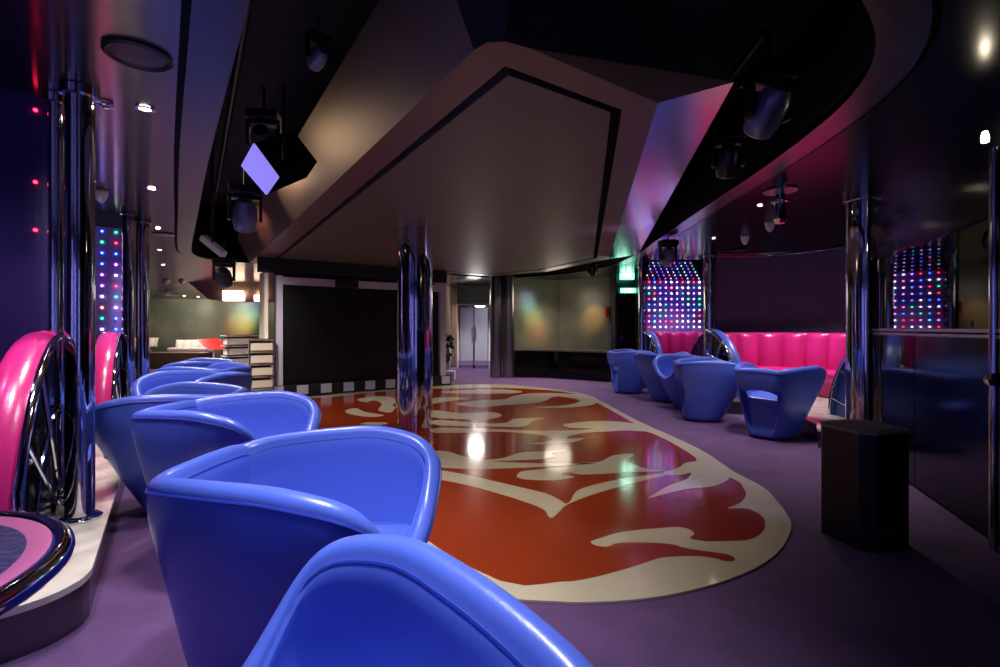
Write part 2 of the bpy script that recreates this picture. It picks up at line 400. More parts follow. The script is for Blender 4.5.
INL = [
 [(400, 470), (425, 470), (460, 475), (512, 487), (545, 495), (560, 502), (566, 505.5), (571, 502), (578, 492), (600, 485), (630, 479), (664, 475), (668, 476), (640, 483), (600, 494), (575, 503), (565, 508), (560, 513), (556, 517), (552, 520), (548, 518), (543, 511), (520, 502), (480, 490), (450, 483), (424, 479), (400, 477)],
 [(404, 457), (414, 453), (430, 452), (448, 453), (465, 458), (485, 461), (505, 459), (520, 454), (545, 452.5), (568, 452), (552, 455), (555, 458), (540, 460.5), (510, 462), (490, 462.5), (530, 464.5), (562, 465), (598, 464.6), (560, 467.5), (500, 470), (470, 470.5), (440, 469), (410, 468), (404, 463), (430, 459.5), (446, 459), (430, 458.3)],
 [(517, 477), (522, 473), (540, 471), (570, 468), (582, 464.5), (600, 463), (610, 458), (618, 456), (634, 455.5), (628, 461), (634, 466), (650, 471), (668, 472), (635, 473.5), (600, 475.6), (580, 476), (570, 474), (564, 475), (562, 476.5), (575, 478.5), (560, 481.6), (545, 482), (525, 481), (518, 479)],
 [(655, 435), (634, 424.5), (600, 422), (572, 424), (563, 426), (572, 429), (592, 429.5), (580, 431), (540, 432), (490, 430), (436, 429), (436, 434), (490, 433), (520, 434), (545, 437), (552, 441), (540, 444), (528, 445), (560, 445), (575, 443), (588, 438.6), (600, 438), (570, 440), (568, 437.6), (585, 434), (605, 432.6), (624, 431.6), (645, 432.5)],
 [(513, 420), (530, 419), (545, 419), (534, 422), (528, 426), (518, 428), (480, 427.5), (436, 426), (436, 421), (480, 424), (505, 424)],
 [(513, 397), (530, 394), (560, 394), (590, 396.5), (598, 402), (588, 406.5), (560, 408.6), (535, 408), (566, 406), (580, 402), (572, 399), (555, 397.3), (540, 403), (505, 406), (480, 408), (455, 405), (480, 401), (505, 400)],
 [(345, 412), (349, 410), (356, 409), (366, 413), (384, 416), (370, 418), (350, 415)],
 [(357, 400), (374, 397), (392, 398), (396, 403), (392, 413), (378, 411), (382, 405), (374, 401), (366, 403)],
 [(432, 411), (460, 414), (490, 413), (502, 416), (490, 420), (460, 420), (432, 418)],
 [(470, 390.5), (500, 390), (522, 392), (512, 394), (470, 394.5), (440, 393)],
 [(396, 404), (440, 398), (470, 399), (450, 402), (430, 405), (400, 409)],
 [(398, 445), (414, 445.5), (406, 447.5), (398, 447)],
 [(372, 423), (388, 424), (380, 426), (360, 425)],
]
for k, P in enumerate(INL):
    poly_obj('cream_inlay', catmull([tuple(W(x, y)[:2]) for x, y in P], 3, True), .011, .0128, M['cream'], df)

# ------------------------------------------------------------------ tub chair
def make_chair():
    root = thing('tub_chair', 'x', 'chair')
    top = [(-.375, 0), (-.375, .12), (-.365, .20), (-.28, .275), (-.08, .35), (.12, .39), (.31, .36), (.41, .22), (.44, 0)]
    bas = [(-.285, 0), (-.285, .07), (-.27, .12), (-.21, .165), (-.11, .20), (-.01, .205), (.08, .165), (.13, .09), (.145, 0)]
    hts = [(0.728,), (.725,), (.718,), (.735,), (.752,), (.752,), (.69,), (.51,), (.44,)]
    nseg = 5
    T = catmull(top, nseg); B = catmull(bas, nseg); H = [h[0] for h in catmull(hts, nseg)]
    T = T + [(x, -y) for x, y in T[-2:0:-1]]; B = B + [(x, -y) for x, y in B[-2:0:-1]]; H = H + H[-2:0:-1]
    N = len(T); rr = .030
    nrm = []
    for i in range(N):
        a = Vector(T[i-1]); c = Vector(T[(i+1) % N]); t = (c-a).normalized(); nn = Vector((-t.y, t.x))
        if nn.dot(Vector(T[i])) < 0: nn = -nn
        nrm.append(nn)
    lev = [.0, .03, .07, .12, .18, .24, .30, .35, None, None, .515, .55, .60, .65, 1.0]
    def outp(i, z):
        w = min(1, max(0, z/.62))**.95
        x = B[i][0]*(1-w)+T[i][0]*w; y = B[i][1]*(1-w)+T[i][1]*w
        return x, y
    bm = new_bm(); grid = []; HW = .175
    for i in range(N):
        topz = H[i]-rr; s = topz/.68; colv = []
        y0 = T[i][1]; back = T[i][0] < -.2
        yy = abs(y0)
        hh = .065*math.sqrt(max(0, 1-(yy/HW)**2)) if (back and yy < HW) else .002
        for L in lev:
            if L is None:
                z = None
            elif L == 1.0: z = topz
            else: z = L*s
            colv.append(z)
        colv[8] = (.44-hh)*s; colv[9] = (.44+hh*.75)*s
        pts = []
        for r, z in enumerate(colv):
            x, y = outp(i, z)
            if back and z < .47:               # recessed panel under the hole
                zz = z/s
                wm = .085 + .105*min(1, zz/.40)
                e = min(1, max(0, (wm+.012-abs(y))/.02)); e = e*e*(3-2*e)
                prof = [(0, .0), (.03, .0), (.10, .03), (.20, .07), (.30, .11), (.36, .125), (.44, .12), (.49, 0), (.6, 0)]
                d = 0
                for (a, da), (b_, db) in zip(prof, prof[1:]):
                    if a <= zz <= b_: d = da+(db-da)*(zz-a)/(b_-a)
                x += d*e
            pts.append(Vector((x, y, z)))
        # roll over the rim
        tp = pts[-1]; nn = nrm[i]
        for k in range(1, 8):
            a = PI*k/7
            off = -rr*(1-math.cos(a)); pts.append(Vector((tp.x+nn.x*off, tp.y+nn.y*off, topz+rr*math.sin(a)*1.05)))
        inn = pts[-1]
        # inner wall down to seat
        zs = .40
        drop = max(.0, topz-zs)
        jj = [.93, .8, .65, .5, .36, .2, .08, 0]
        for f in jj:
            z = zs+drop*f
            ins = (.012+.05*(1-f)**2)
            if back:
                if f == .36: z = .505
                if f == .5: z = .58
                if f == .2: z = .435+.8*hh
                if f == .08: z = .43-.2*hh
            pts.append(Vector((inn.x-nn.x*ins, inn.y-nn.y*ins, z)))
        grid.append([bm.verts.new(p) for p in pts])
    R = len(grid[0]); HO = (8, 9); HI = (R-3, R-2)
    hole = [i for i in range(N) if T[i][0] < -.2 and abs(T[i][1]) < HW]
    def ishole(i): return i in hole and ((i+1) % N) in hole
    for i in range(N):
        a, b = grid[i], grid[(i+1) % N]
        for r in range(R-1):
            if ishole(i) and r in (8, HI[0]): continue
            bm.faces.new((a[r], b[r], b[r+1], a[r+1]))
        if ishole(i):
            bm.faces.new((a[9], b[9], b[HI[0]], a[HI[0]]))
            bm.faces.new((a[8], b[8], b[HI[1]], a[HI[1]]))
            if not ishole((i-1) % N): bm.faces.new((a[8], a[9], a[HI[0]], a[HI[1]]))
            if not ishole((i+1) % N): bm.faces.new((b[8], b[9], b[HI[0]], b[HI[1]]))
    bm.faces.new([g[0] for g in grid])
    sh = obj('shell', bm, M['blue'], root)
    md = sh.modifiers.new('s', 'SUBSURF'); md.levels = 1; md.render_levels = 1
    # seat cushion
    bm = new_bm(); rings = []
    for f, z in ((1.0, .385), (1.0, .405), (.9, .423), (.65, .425), (.35, .415), (0, .41)):
        if f == 0: rings.append([bm.verts.new((.02, 0, z))]); continue
        rg = []
        for i in range(N):
            g = Vector(T[i]) - nrm[i]*(2*rr+.045)
            rg.append(bm.verts.new((.02+(g.x-.02)*f, g.y*f, z)))
        rings.append(rg)
    for a, b in zip(rings, rings[1:]):
        for i in range(N):
            if len(b) == 1: bm.faces.new((a[i], a[(i+1) % N], b[0]))
            else: bm.faces.new((a[i], a[(i+1) % N], b[(i+1) % N], b[i]))
    obj('seat', bm, M['blue'], root)
    # piping, outside and inside
    bm = new_bm(); pts = []
    for i in range(N):
        z = H[i]-rr-.006; x, y = outp(i, z); pts.append((x+nrm[i].x*.0005, y+nrm[i].y*.0005, z))
    tube(bm, pts, .0045, 6, closed=True); obj('piping', bm, M['piping'], root)
    bm = new_bm(); pts = []
    for i in range(N):
        x, y = outp(i, H[i]-rr); z = H[i]-rr-.008
        pts.append((x-nrm[i].x*(2*rr+.002), y-nrm[i].y*(2*rr+.002), z))
    tube(bm, pts, .0045, 6, closed=True); obj('piping', bm, M['piping'], root)
    bm = new_bm()
    bm.free()
    for (x, y) in ((-.25, .08), (-.25, -.08), (.08, .1), (.08, -.1)):
        bm = new_bm(); lathe(bm, [(0, -.008), (.018, -.008), (.018, .004), (0, .004)], (x, y, 0), 10); obj('foot_glide', bm, M['black'], root)
    return root
# x, y, facing angle in degrees, label
CH_Z = .009
chairs = [
 (-.27, .50, 150, 'nearest blue leather tub chair, only its rounded arm top in view at bottom centre'),
 (-.59, 1.49, -5, 'big blue leather tub chair in the left foreground, second nearest to the viewer'),
 (-1.42, 2.52, -5, 'blue leather tub chair on the left, directly behind the second nearest one'),
 (-2.03, 3.02, 196, 'dark-sided blue leather tub chair with rounded flank beside the left chrome pillar'),
 (-2.58, 4.10, 245, 'blue tub chair of the left row with a wide pale back, fifth from the viewer'),
 (-3.05, 5.0, 170, 'blue tub chair in left row just beyond the wide pale one'),
 (-3.60, 5.75, 200, 'farthest blue tub chair in the left row, near the pale ribbed seat'),
 (2.86, 5.00, 36, 'nearest blue tub chair on the right, wide oval hole in its back'),
 (2.53, 5.85, -12, 'second blue tub chair of the right row, flared flank and narrow slot'),
 (2.60, 6.68, 190, 'mostly hidden blue tub chair at the pink booth opening, pale rim showing'),
 (2.56, 7.45, 102, 'third blue tub chair of the right row with slot facing right'),
 (2.27, 8.3, 5, 'farthest blue tub chair of the right row, below the coloured light wall'),
]
proto = None
for i, (x, y, a, lb) in enumerate(chairs):
    g = 'tub chairs along the left side' if x < 1 else 'tub chairs along the right side'
    if proto is None: proto = o = make_chair()
    else: o = copy_thing(proto)
    o.scale = (1, 1, .975); o.location = (x, y, CH_Z); o.rotation_euler = (0, 0, math.radians(a)); o['label'] = lb; o['group'] = g

# ------------------------------------------------------------------ pillars
def pillar(x, y, r, z0, label, z1=CEIL, collar=True, base=True, grp=None, name='chrome_pillar'):
    t = thing(name, label, 'pillar', (x, y, z0), 0, grp)
    bm = new_bm(); lathe(bm, [(r, .0), (r, z1-z0)], seg=40); obj('shaft', bm, M['chrome'], t)
    if base:
        bm = new_bm(); lathe(bm, [(r+.03, .001), (r+.03, .012), (r+.015, .022), (r, .024)], seg=40); obj('base_ring', bm, M['chrome'], t)
    if collar:
        bm = new_bm(); lathe(bm, [(r, z1-z0-.05), (r+.02, z1-z0-.045), (r+.02, z1-z0-.004), (r, z1-z0-.002)], seg=40); obj('collar', bm, M['chrome'], t)
    return t
PL = .18
pillar(-.955, 5.38, .195, .013, 'thick mirror-polished chrome column standing on the dance floor', BZ+.045, base=False, collar=False, name='chrome_column')
pillar(-2.065, 2.36, .058, PL, 'chrome pillar on the pale marble plinth at the left foreground')
pillar(-2.245, 2.43, .033, PL, 'thin chrome pole just left of the near left pillar', base=False, name='chrome_pole')
pillar(-3.75, 4.84, .052, PL, 'second chrome pillar on the left, beyond the near one')
pillar(-3.87, 5.20, .058, PL, 'slim chrome pillar right behind the second left pillar', name='chrome_pole')
pillar(3.27, 4.30, .145, PL, 'chrome pillar on the right, behind the dark bin')
pillar(3.33, 7.62, .09, PL, 'chrome pillar between the coloured light wall and the dark purple wall')
pillar(2.66, 9.0, .06, PL, 'slim chrome pole at the left edge of the right light wall', name='chrome_pole')

# ------------------------------------------------------------------ plinths
def plinth(P, z, label, name='marble_plinth'):
    t = thing(name, label, 'plinth', (P[0][0], P[0][1], 0))
    Q = [(p[0]-P[0][0], p[1]-P[0][1]) for p in P]
    bm = new_bm(); prism(bm, Q, 0, z-.025); obj('face', bm, M['plinth'], t, False)
    bm = new_bm(); prism(bm, offset(Q, .008*(1 if sum(Q[i][0]*Q[(i+1) % len(Q)][1]-Q[(i+1) % len(Q)][0]*Q[i][1] for i in range(len(Q))) > 0 else -1)), z-.025, z); obj('top_slab', bm, M['marble'], t, False)
    return t
PLL = catmull([(-1.92, 1.49), (-1.78, 1.53), (-1.66, 1.60), (-1.59, 1.69), (-1.575, 1.79), (-1.60, 1.87)], 4) + [tuple((Vector((-1.615, 1.86, 0))+AX*t)[:2]) for t in (1.5, 3, 5.2)]
PLL += [tuple((Vector((-1.615, 1.86, 0))+AX*5.2-NX*3)[:2]), (-5.2, .6), (-3.4, .9)]
plinth(PLL, PL, 'pale marble-topped step under the left booths and pillars')
PRR = [(2.98, 9.4), (2.9, 6.9), (2.92, 6.35), (3.25, 6.2), (3.25, 5.3), (3.16, 5.05), (3.12, 4.72), (2.98, 4.5), (2.98, 4.38), (3.15, 4.2), (3.6, 4.15), (5.9, 4.6), (5.9, 9.4)]
plinth(PRR, PL, 'pale marble-topped step under the right booths')

# ------------------------------------------------------------------ quarter-round booth arms with sunburst ends
def booth_arm(hub, d, th, r, label, cushion, face_side=1, w=.22, spokes=4):
    """hub: foot of the high end; d: direction in which the arm slopes down; th: direction of thickness (away from aisle)"""
    t = thing('booth_divider', label, 'booth divider', hub, 0)
    d = Vector((d[0], d[1], 0)).normalized(); th = Vector((th[0], th[1], 0)).normalized()
    up = Vector((0, 0, 1)); n = 20
    arc = [d*(r*math.cos(a))+up*(r*math.sin(a)) for a in [PI/2*k/n for k in range(n+1)]]
    # cushion body
    bm = new_bm()
    prof = [(0.0, -.05), (0.0, 0.0), (.02, .018), (w*.5, .028), (w-.02, .018), (w, 0), (w, -.05)]
    rows = []
    for p in arc:
        q = p.normalized()
        rows.append([bm.verts.new(p+th*a+q*b) for a, b in prof])
    for a, b in zip(rows, rows[1:]):
        for k in range(len(prof)-1): bm.faces.new((a[k], a[k+1], b[k+1], b[k]))
    obj('arm_cushion', bm, cushion, t)
    # side panels
    bm = new_bm()
    for off in (.012, w-.012):
        c = bm.verts.new(th*off); vs = [bm.verts.new(p*.99+th*off) for p in arc]
        for a, b in zip(vs, vs[1:]): bm.faces.new((c, a, b))
    obj('side_panel', bm, M['blackg'] if cushion is not M['navy'] else M['navy'], t, False)
    bm = new_bm(); tube(bm, [p*1.0-th*.012 for p in arc], .018, 10); obj('chrome_rim', bm, M['chrome'], t)
    for k in range(spokes):
        a = PI/2*(k+.55)/spokes
        q = d*math.cos(a)+up*math.sin(a)
        bm = new_bm(); tube(bm, [q*.16-th*.012, q*(r-.01)-th*.012], .009, 8); obj('spoke', bm, M['chrome'], t)
    bm = new_bm(); m3 = Matrix(((d.x, up.x, -th.x), (d.y, up.y, -th.y), (d.z, up.z, -th.z)))
    lathe(bm, [(0, .0), (.07, .0), (.07, .03), (.0, .04)], d*.0+up*.08, 20, m3); obj('hub', bm, M['chrome'], t)
    bm = new_bm(); tube(bm, [d*(.55*math.cos(a))+up*(.55*math.sin(a))-th*.004 for a in [PI/2*k/14 for k in range(15)]], .008, 8); obj('inner_ring', bm, M['chrome'], t)
    return t
booth_arm((-2.22, 2.42, PL), -AX, -NX, .90, 'tall pink quarter-round booth arm with chrome sunburst end, left foreground', M['pink'], w=.12)
booth_arm((-3.86, 4.88, PL), -AX, -NX, .88, 'pink quarter-round booth arm beyond the near left pillar', M['pink'], w=.15)
booth_arm((3.56, 4.32, PL), (.04, 1), (1, 0), .90, 'dark blue sunburst booth arm behind the right pillar, right end of pink booth', M['navy'], w=.2)
booth_arm((3.12, 7.22, PL), (0, -1), (1, 0), .90, 'blue quarter-round booth arm at the left end of the right pink booth', M['blue'], w=.13)
booth_arm((2.68, 8.9, PL), (0, -1), (1, 0), .88, 'far blue quarter-round booth arm below left edge of the light wall', M['blue'], w=.1)
booth_arm((3.45, 7.85, PL), (-.05, 1), (1, 0), .88, 'small sunburst booth arm under the right edge of the light wall', M['navy'], w=.12)

# ------------------------------------------------------------------ channelled banquettes
def resample(P, step):
    P = [Vector((p[0], p[1])) for p in P]; out = [P[0]]; rest = step
    i = 0; cur = P[0]
    while i < len(P)-1:
        seg = P[i+1]-cur
        if seg.length >= rest: cur = cur+seg.normalized()*rest; out.append(cur); rest = step
        else: rest -= seg.length; cur = P[i+1]; i += 1
    return out
def banquette(P, side, z0, zs, z1, label, m, cw=.33, seat_d=.5, name='booth_banquette', grp=None, curved=True):
    """P: back line, side: +1 seat lies left of the path, -1 right"""
    if curved: P = catmull(P, 8)
    K = 8; pts = resample(P, cw/K)
    o = Vector((pts[0].x, pts[0].y, z0))
    t = thing(name, label, 'banquette', o, 0, grp)
    n = len(pts); nr = []
    for i in range(n):
        a = pts[max(0, i-1)]; c = pts[min(n-1, i+1)]; tt = (c-a).normalized()
        nr.append(Vector((-tt.y, tt.x))*side)
    bm = new_bm(); rows = []
    zl = [zs-z0-.02, zs-z0+.05, (zs+z1)/2-z0, z1-z0-.10, z1-z0-.04, z1-z0-.012, z1-z0, z1-z0]
    prot = [.12, .14, .12, .10, .08, .05, .02, -.06]
    for i in range(n):
        ph = (i % K)/K; bul = math.sqrt(max(0, math.sin(PI*ph)))
        rows.append([bm.verts.new((pts[i].x-o.x+nr[i].x*(pr*(.2+.8*bul)+.0), pts[i].y-o.y+nr[i].y*(pr*(.2+.8*bul)), z)) for pr, z in zip(prot, zl)])
    for a, b in zip(rows, rows[1:]):
        for k in range(len(zl)-1): bm.faces.new((a[k], a[k+1], b[k+1], b[k]))
    obj('backrest', bm, m, t)
    bm = new_bm(); rows = []
    pr = [(.06, zs-z0), (.12, zs-z0+.01), (seat_d-.05, zs-z0+.015), (seat_d, zs-z0-.01), (seat_d+.01, zs-z0-.06), (seat_d-.02, zs-z0-.12), (seat_d-.07, zs-z0-.13), (seat_d-.08, .0)]
    for i in range(n):
        rows.append([bm.verts.new((pts[i].x-o.x+nr[i].x*a, pts[i].y-o.y+nr[i].y*a, z)) for a, z in pr])
    for a, b in zip(rows, rows[1:]):
        for k in range(len(pr)-1): bm.faces.new((a[k], a[k+1], b[k+1], b[k]))
    obj('seat', bm, m, t)
    return t
banquette([(3.42, 7.62), (4.2, 7.58), (4.66, 7.2), (4.88, 6.4), (4.86, 5.3), (4.5, 4.75), (3.85, 4.62)], -1, PL, .52, 1.05, 'pink channelled leather booth bench under the dark purple wall on the right', M['pink'], .335, .55)
banquette([(2.82, 8.86), (3.75, 8.82)], -1, PL, .50, 1.05, 'pink channelled bench beneath the right coloured light wall', M['pink'], .27, .45, curved=False)
bp = [Vector((-2.40, 2.27, 0)), Vector((-2.95, 1.86, 0)), Vector((-3.1, 1.3, 0)), Vector((-2.8, .7, 0))]
banquette([tuple(p[:2]) for p in bp], 1, PL, .5, 1.06, 'blue booth bench at the left edge beside the pink arm', M['blue'], .33, .5)
q0 = Vector((-4.15, 4.72, 0))
banquette([tuple((q0)[:2]), tuple((q0-NX*.5)[:2]), tuple((q0-NX*.9-AX*.25)[:2]), tuple((q0-NX*1.05-AX*.9)[:2])], 1, PL, .5, 1.05, 'blue booth bench partly seen behind the near left pillar', M['blue'], .33, .5)
banquette([(-12.55, 18.6), (-10.8, 18.6)], -1, 0, .36, .66, 'pale ribbed bench against the far left wall', M['fabricfar'], .29, .5, curved=False)
banquette([(-14.2, 18.6), (-13.15, 18.6)], -1, 0, .42, .74, 'second pale ribbed bench, half hidden by the slim chrome pillars', M['fabricfar'], .29, .5, curved=False)

# ------------------------------------------------------------------ dividers, booth walls
d0 = Vector((-2.22, 2.56, 0))
bm = new_bm(); slab_wall(bm, d0, d0-NX*3.2, PL, CEIL, .06); struct('wall_booth_left', bm, M['indigo'])
for k, (px, py) in enumerate(((37, 110), (37, 182), (37, 230), (37, 281))):
    # on the face of the divider
    r = (px-500)/F; t = (d0.x - r*d0.y)/(NX.x - r*NX.y); p = d0-NX*t
    fr = p - Vector((-NX.y, NX.x, 0))*.035
    z = CH+(HY-py)*fr.y/F
    if k == 3: continue
    bm = new_bm(); lathe(bm, [(0, -.004), (.008, -.004), (.008, .004), (0, .006)], (0, 0, 0), 12, Matrix.Rotation(PI/2, 3, 'X'))
    o = obj('indicator_light', bm, M['led_red_wall'], None, True, (fr.x, fr.y, z)); o.rotation_euler = (0, 0, math.atan2(NX.y, NX.x))
    tag(o, ('topmost', 'middle', 'lowest')[k]+' red point light on the purple wall left of the near pillar', 'wall light', 'red point lights on the left purple wall')
WR = catmull([(3.35, 7.90), (4.3, 7.84), (4.85, 7.35), (5.08, 6.4), (5.05, 5.2), (4.6, 4.5), (3.9, 4.45)], 8)
bm = new_bm()
for a, b in zip(WR, WR[1:]): slab_wall(bm, a, b, PL, CEIL, .05)
struct('wall_booth_right', bm, M['purple'], smooth=False)
bm = new_bm(); tube(bm, [(a[0]-.06, a[1]-.07, 2.285) for a in WR[:30]], .010, 8)
o = obj('chrome_cove_rail', bm, M['chrome']); tag(o, 'thin chrome rail along the top of the dark purple wall', 'rail')

# ------------------------------------------------------------------ LED walls
def led_wall(origin, ux, cols, rows, pitch, cmap, label, w, h, x0=None, r=.0088):
    """origin = lower left corner of the board, ux = unit vector to the right (seen from the front)"""
    ux = Vector((ux[0], ux[1], 0)).normalized(); ny = Vector((ux.y, -ux.x, 0))     # toward the viewer
    t = thing('light_wall', label, 'light wall', origin, math.atan2(ux.y, ux.x))
    bm = new_bm(); box(bm, (w/2, .03, h/2), (w, .05, h)); obj('board', bm, M['ledback'], t, False)
    keys = list(LEDC.keys()); cnt = 0
    x0 = x0 if x0 is not None else (w-(cols-1)*pitch)/2
    me = {}
    for i in range(cols):
        for j in range(rows):
            c = cmap(i, j)
            if c not in me:
                bm = new_bm(); lathe(bm, [(0, -.001), (r, -.001), (r, .004), (r*.6, .008), (0, .009)], (0, 0, 0), 10, Matrix.Rotation(PI/2, 3, 'X'))
                o = obj('point_light', bm, M['led_'+c], t); me[c] = o
            else:
                o = me[c].copy(); col.objects.link(o); o.parent = t
            o.location = (x0+i*pitch, 0, h-.045-j*pitch)
            cnt += 1
            if cnt >= 100: 
                pass
    return t
rnd = random.Random(3)
pal = 'wwbmwcwrpbwgbpwr'
cm = {(i, j): rnd.choice(pal) for i in range(20) for j in range(12)}
led_wall((2.72, 8.95, 1.04), (1, .0), 10, 10, .1045, lambda i, j: cm[(i, j)], 'square wall board of coloured point lights above the far right pink bench', 1.06, .98, r=.011)
LP = Vector((-3.95, 5.02, 0))
lcols = ['bgbbppwogw'[:10], 'grbpwrgwbb'[:10]]
led_wall((LP-NX*1.06+Vector((0, 0, 1.02))), NX, 10, 10, .112, lambda i, j: (lcols[0][j] if i == 8 else lcols[1][j] if i == 9 else cm[(i, j)]), 'narrow view of a coloured point light wall between the two left pillars', 1.10, 1.14, x0=.0)
bm = new_bm(); slab_wall(bm, LP+NX*.04+AX*.035, LP-NX*3+AX*.035, PL, 1.02, .05)
slab_wall(bm, LP+NX*.04+AX*.035, LP-NX*3+AX*.035, 2.16, CEIL, .05); slab_wall(bm, LP-NX*1.06+AX*.035, LP-NX*3+AX*.035, 1.02, 2.16, .05)
struct('wall_booth_middle', bm, M['purple'])
bm = new_bm(); slab_wall(bm, (2.62, 9.03), (3.9, 9.03), 0, 1.04); slab_wall(bm, (2.62, 9.03), (3.9, 9.03), 2.02, CEIL); slab_wall(bm, (3.78, 9.03), (6.35, 9.03), 1.04, 2.02)
slab_wall(bm, (3.9, 9.03), (6.35, 9.03), 0, 1.04); slab_wall(bm, (3.9, 9.03), (6.35, 9.03), 2.02, CEIL)
struct('wall_booth_far', bm, M['purple'])
bm = new_bm(); vs = [(2.72, 8.99, 2.0), (3.80, 8.99, 2.0), (3.80, 8.35, 2.29), (2.60, 8.35, 2.29)]
ribbon(bm, [vs[0], vs[1]], [vs[3], vs[2]]); ribbon(bm, [vs[0], vs[1]], [(2.72, 8.99, 2.03), (3.8, 8.99, 2.03)])
struct('trim_3', bm, M['mirror'])

# ------------------------------------------------------------------ right-hand wall with smoked mirror
md_ = Vector((.3616, .932, 0)).normalized(); mp = Vector((2.85, 3.15, 0)); mn = Vector((md_.y, -md_.x, 0))
pa = mp+md_*1.0; pb = mp-md_*3.4
def along(t, off=0): p = mp+md_*t+mn*off; return (p.x, p.y)
bm = new_bm(); slab_wall(bm, along(1.0, .06), along(-3.4, .06), 0, CEIL, .06); struct('wall_right_near', bm, M['black'])
bm = new_bm(); slab_wall(bm, along(1.0, -.01), along(-3.4, -.01), 1.70, CEIL, .08); struct('trim_4', bm, M['blackg'])
t = thing('smoked_mirror', 'long smoked mirror above the ledge on the near right wall', 'mirror', (*along(1.0), 1.10), math.atan2(-md_.y, -md_.x))
bm = new_bm(); box(bm, (2.2, -.02, .30), (4.4, .01, .595)); obj('mirror_sheet', bm, M['mirror'], t, False)
bm = new_bm(); box(bm, (2.2, -.025, .005), (4.4, .03, .02)); obj('bottom_rail', bm, M['steel'], t, False)
def panel_run(t0, t1, m, label):
    c = along(t0); t = thing('wall_panel', label, 'wall panel', (*c, 0), math.atan2(-md_.y, -md_.x))
    L = t0-t1
    bm = new_bm(); box(bm, (L/2, -.02, .545), (L-.006, .025, 1.05), bevel=.003); obj('panel', bm, m, t, False)
    return t
panel_run(1.0, .20, M['gloss'], 'glossy dark wall panel next to the right pillar, reflecting the pink booth')
panel_run(.20, -1.2, M['blackg'], 'black gloss wall panel below the smoked mirror, right of the reflecting one')
t = thing('wall_ledge', 'thin ledge below the smoked mirror on the near right wall', 'ledge', (*along(1.0), 1.075), math.atan2(-md_.y, -md_.x))
bm = new_bm(); box(bm, (2.2, .0, 0), (4.4, .07, .022), bevel=.004); obj('ledge_board', bm, M['steel'], t, False)
pq = V2(993.5, 2.43)
pole = thing('edge_pole', 'thin chrome pole at the right edge of the picture', 'pillar', (pq[0], pq[1], 0))
bm = new_bm(); tube(bm, [(0, 0, 0), (0, 0, 2.03)], .018, 16); obj('shaft', bm, M['chrome'], pole)
bm = new_bm(); lathe(bm, [(0, -.04), (.028, -.028), (.04, 0), (.028, .028), (0, .04)], (0.0, 0, .86), 24); obj('ball_knob', bm, M['chrome'], pole)
lp = W(985, 142, CEIL-.02) if False else VZ(985, 142, 2.40)
bm = new_bm(); lathe(bm, [(0, 0), (.014, 0), (.016, .02), (.01, .05), (0, .055)], (0, 0, 0), 16)
o = obj('spot_bulb', bm, M['lampw'], None, True, lp); tag(o, 'small bright white bulb at the top of the right edge pole', 'lamp')
PRH = VZ(985, 142, 2.40)
# ------------------------------------------------------------------ bin
bn = thing('waste_bin', 'black octagonal bin with a grey lid, right foreground', 'bin', (1.935, 2.56, 0), math.radians(14))
def octo(s, c): return [(s-c, -s), (s, -s+c), (s, s-c), (s-c, s), (-s+c, s), (-s, s-c), (-s, -s+c), (-s+c, -s)]
bm = new_bm(); prism(bm, octo(.155, .05), .015, .585); obj('body', bm, M['binside'], bn, False)
bm = new_bm(); prism(bm, octo(.16, .053), .585, .60); prism(bm, octo(.138, .045), .60, .606); obj('lid', bm, M['bintop'], bn, False)
bm = new_bm(); prism(bm, octo(.155, .05), 0, .015); obj('foot', bm, M['black'], bn, False)

# ------------------------------------------------------------------ foreground table
tb = thing('round_table', 'round pink-topped table with chrome edge at the lower left corner', 'table', (-1.09, .69, 0))
bm = new_bm(); lathe(bm, [(.0, .70), (.335, .70), (.335, .722), (.298, .722), (.294, .7195), (0, .7195)], seg=64); obj('table_top', bm, M['pinklac'], tb)
bm = new_bm(); lathe(bm, [(0, .7198), (.292, .7198), (.292, .7215), (0, .7215)], seg=48); obj('centre_inset', bm, M['bluetex'], tb)
bm = new_bm(); tube(bm, [(.34*math.cos(2*PI*k/64), .34*math.sin(2*PI*k/64), .708) for k in range(64)], .02, 12, closed=True); obj('chrome_edge', bm, M['chrome'], tb)
bm = new_bm(); lathe(bm, [(0, 0), (.2, 0), (.2, .015), (.05, .03), (.04, .05), (.04, .70), (0, .70)], seg=32); obj('pedestal', bm, M['chrome'], tb)

# ------------------------------------------------------------------ stage front with screen and checkered step
s0 = Vector((-3.25, 7.79, 0))
def sp(t, off=0, z=0):
    n_ = Vector((-NX.y, NX.x, 0)); p = s0+NX*t+n_*off; return Vector((p.x, p.y, z))
SA = math.atan2(NX.y, NX.x)
st = thing('stage_step', 'low stage step with black and white chequered front, behind the dance floor', 'step', sp(-.45), SA)
bm = new_bm(); box(bm, (1.62, .19, .10), (3.24, .36, .20)); obj('step_body', bm, M['black'], st, False)
x = .03
while x < 3.1:
    ck = new_bm(); box(ck, (x+.09, .006, .115), (.175, .012, .15)); obj('white_square', ck, M['white'], st, False); x += .375
sf = thing('stage_screen', 'black screen wall in a pale frame behind the chequered step', 'screen', sp(-.34, .08, .20), SA)
bm = new_bm(); box(bm, (1.50, .05, .86), (2.84, .03, 1.70)); obj('screen_panel', bm, M['screen'], sf, False)
bm = new_bm(); box(bm, (.045, .0, .88), (.09, .12, 1.76)); obj('frame_post', bm, M['white'], sf, False)
bm = new_bm(); box(bm, (2.96, .0, .88), (.12, .12, 1.76)); obj('frame_post', bm, M['white'], sf, False)
bm = new_bm(); box(bm, (1.50, .0, 1.68), (2.82, .12, .12)); obj('frame_lintel', bm, M['white'], sf, False)
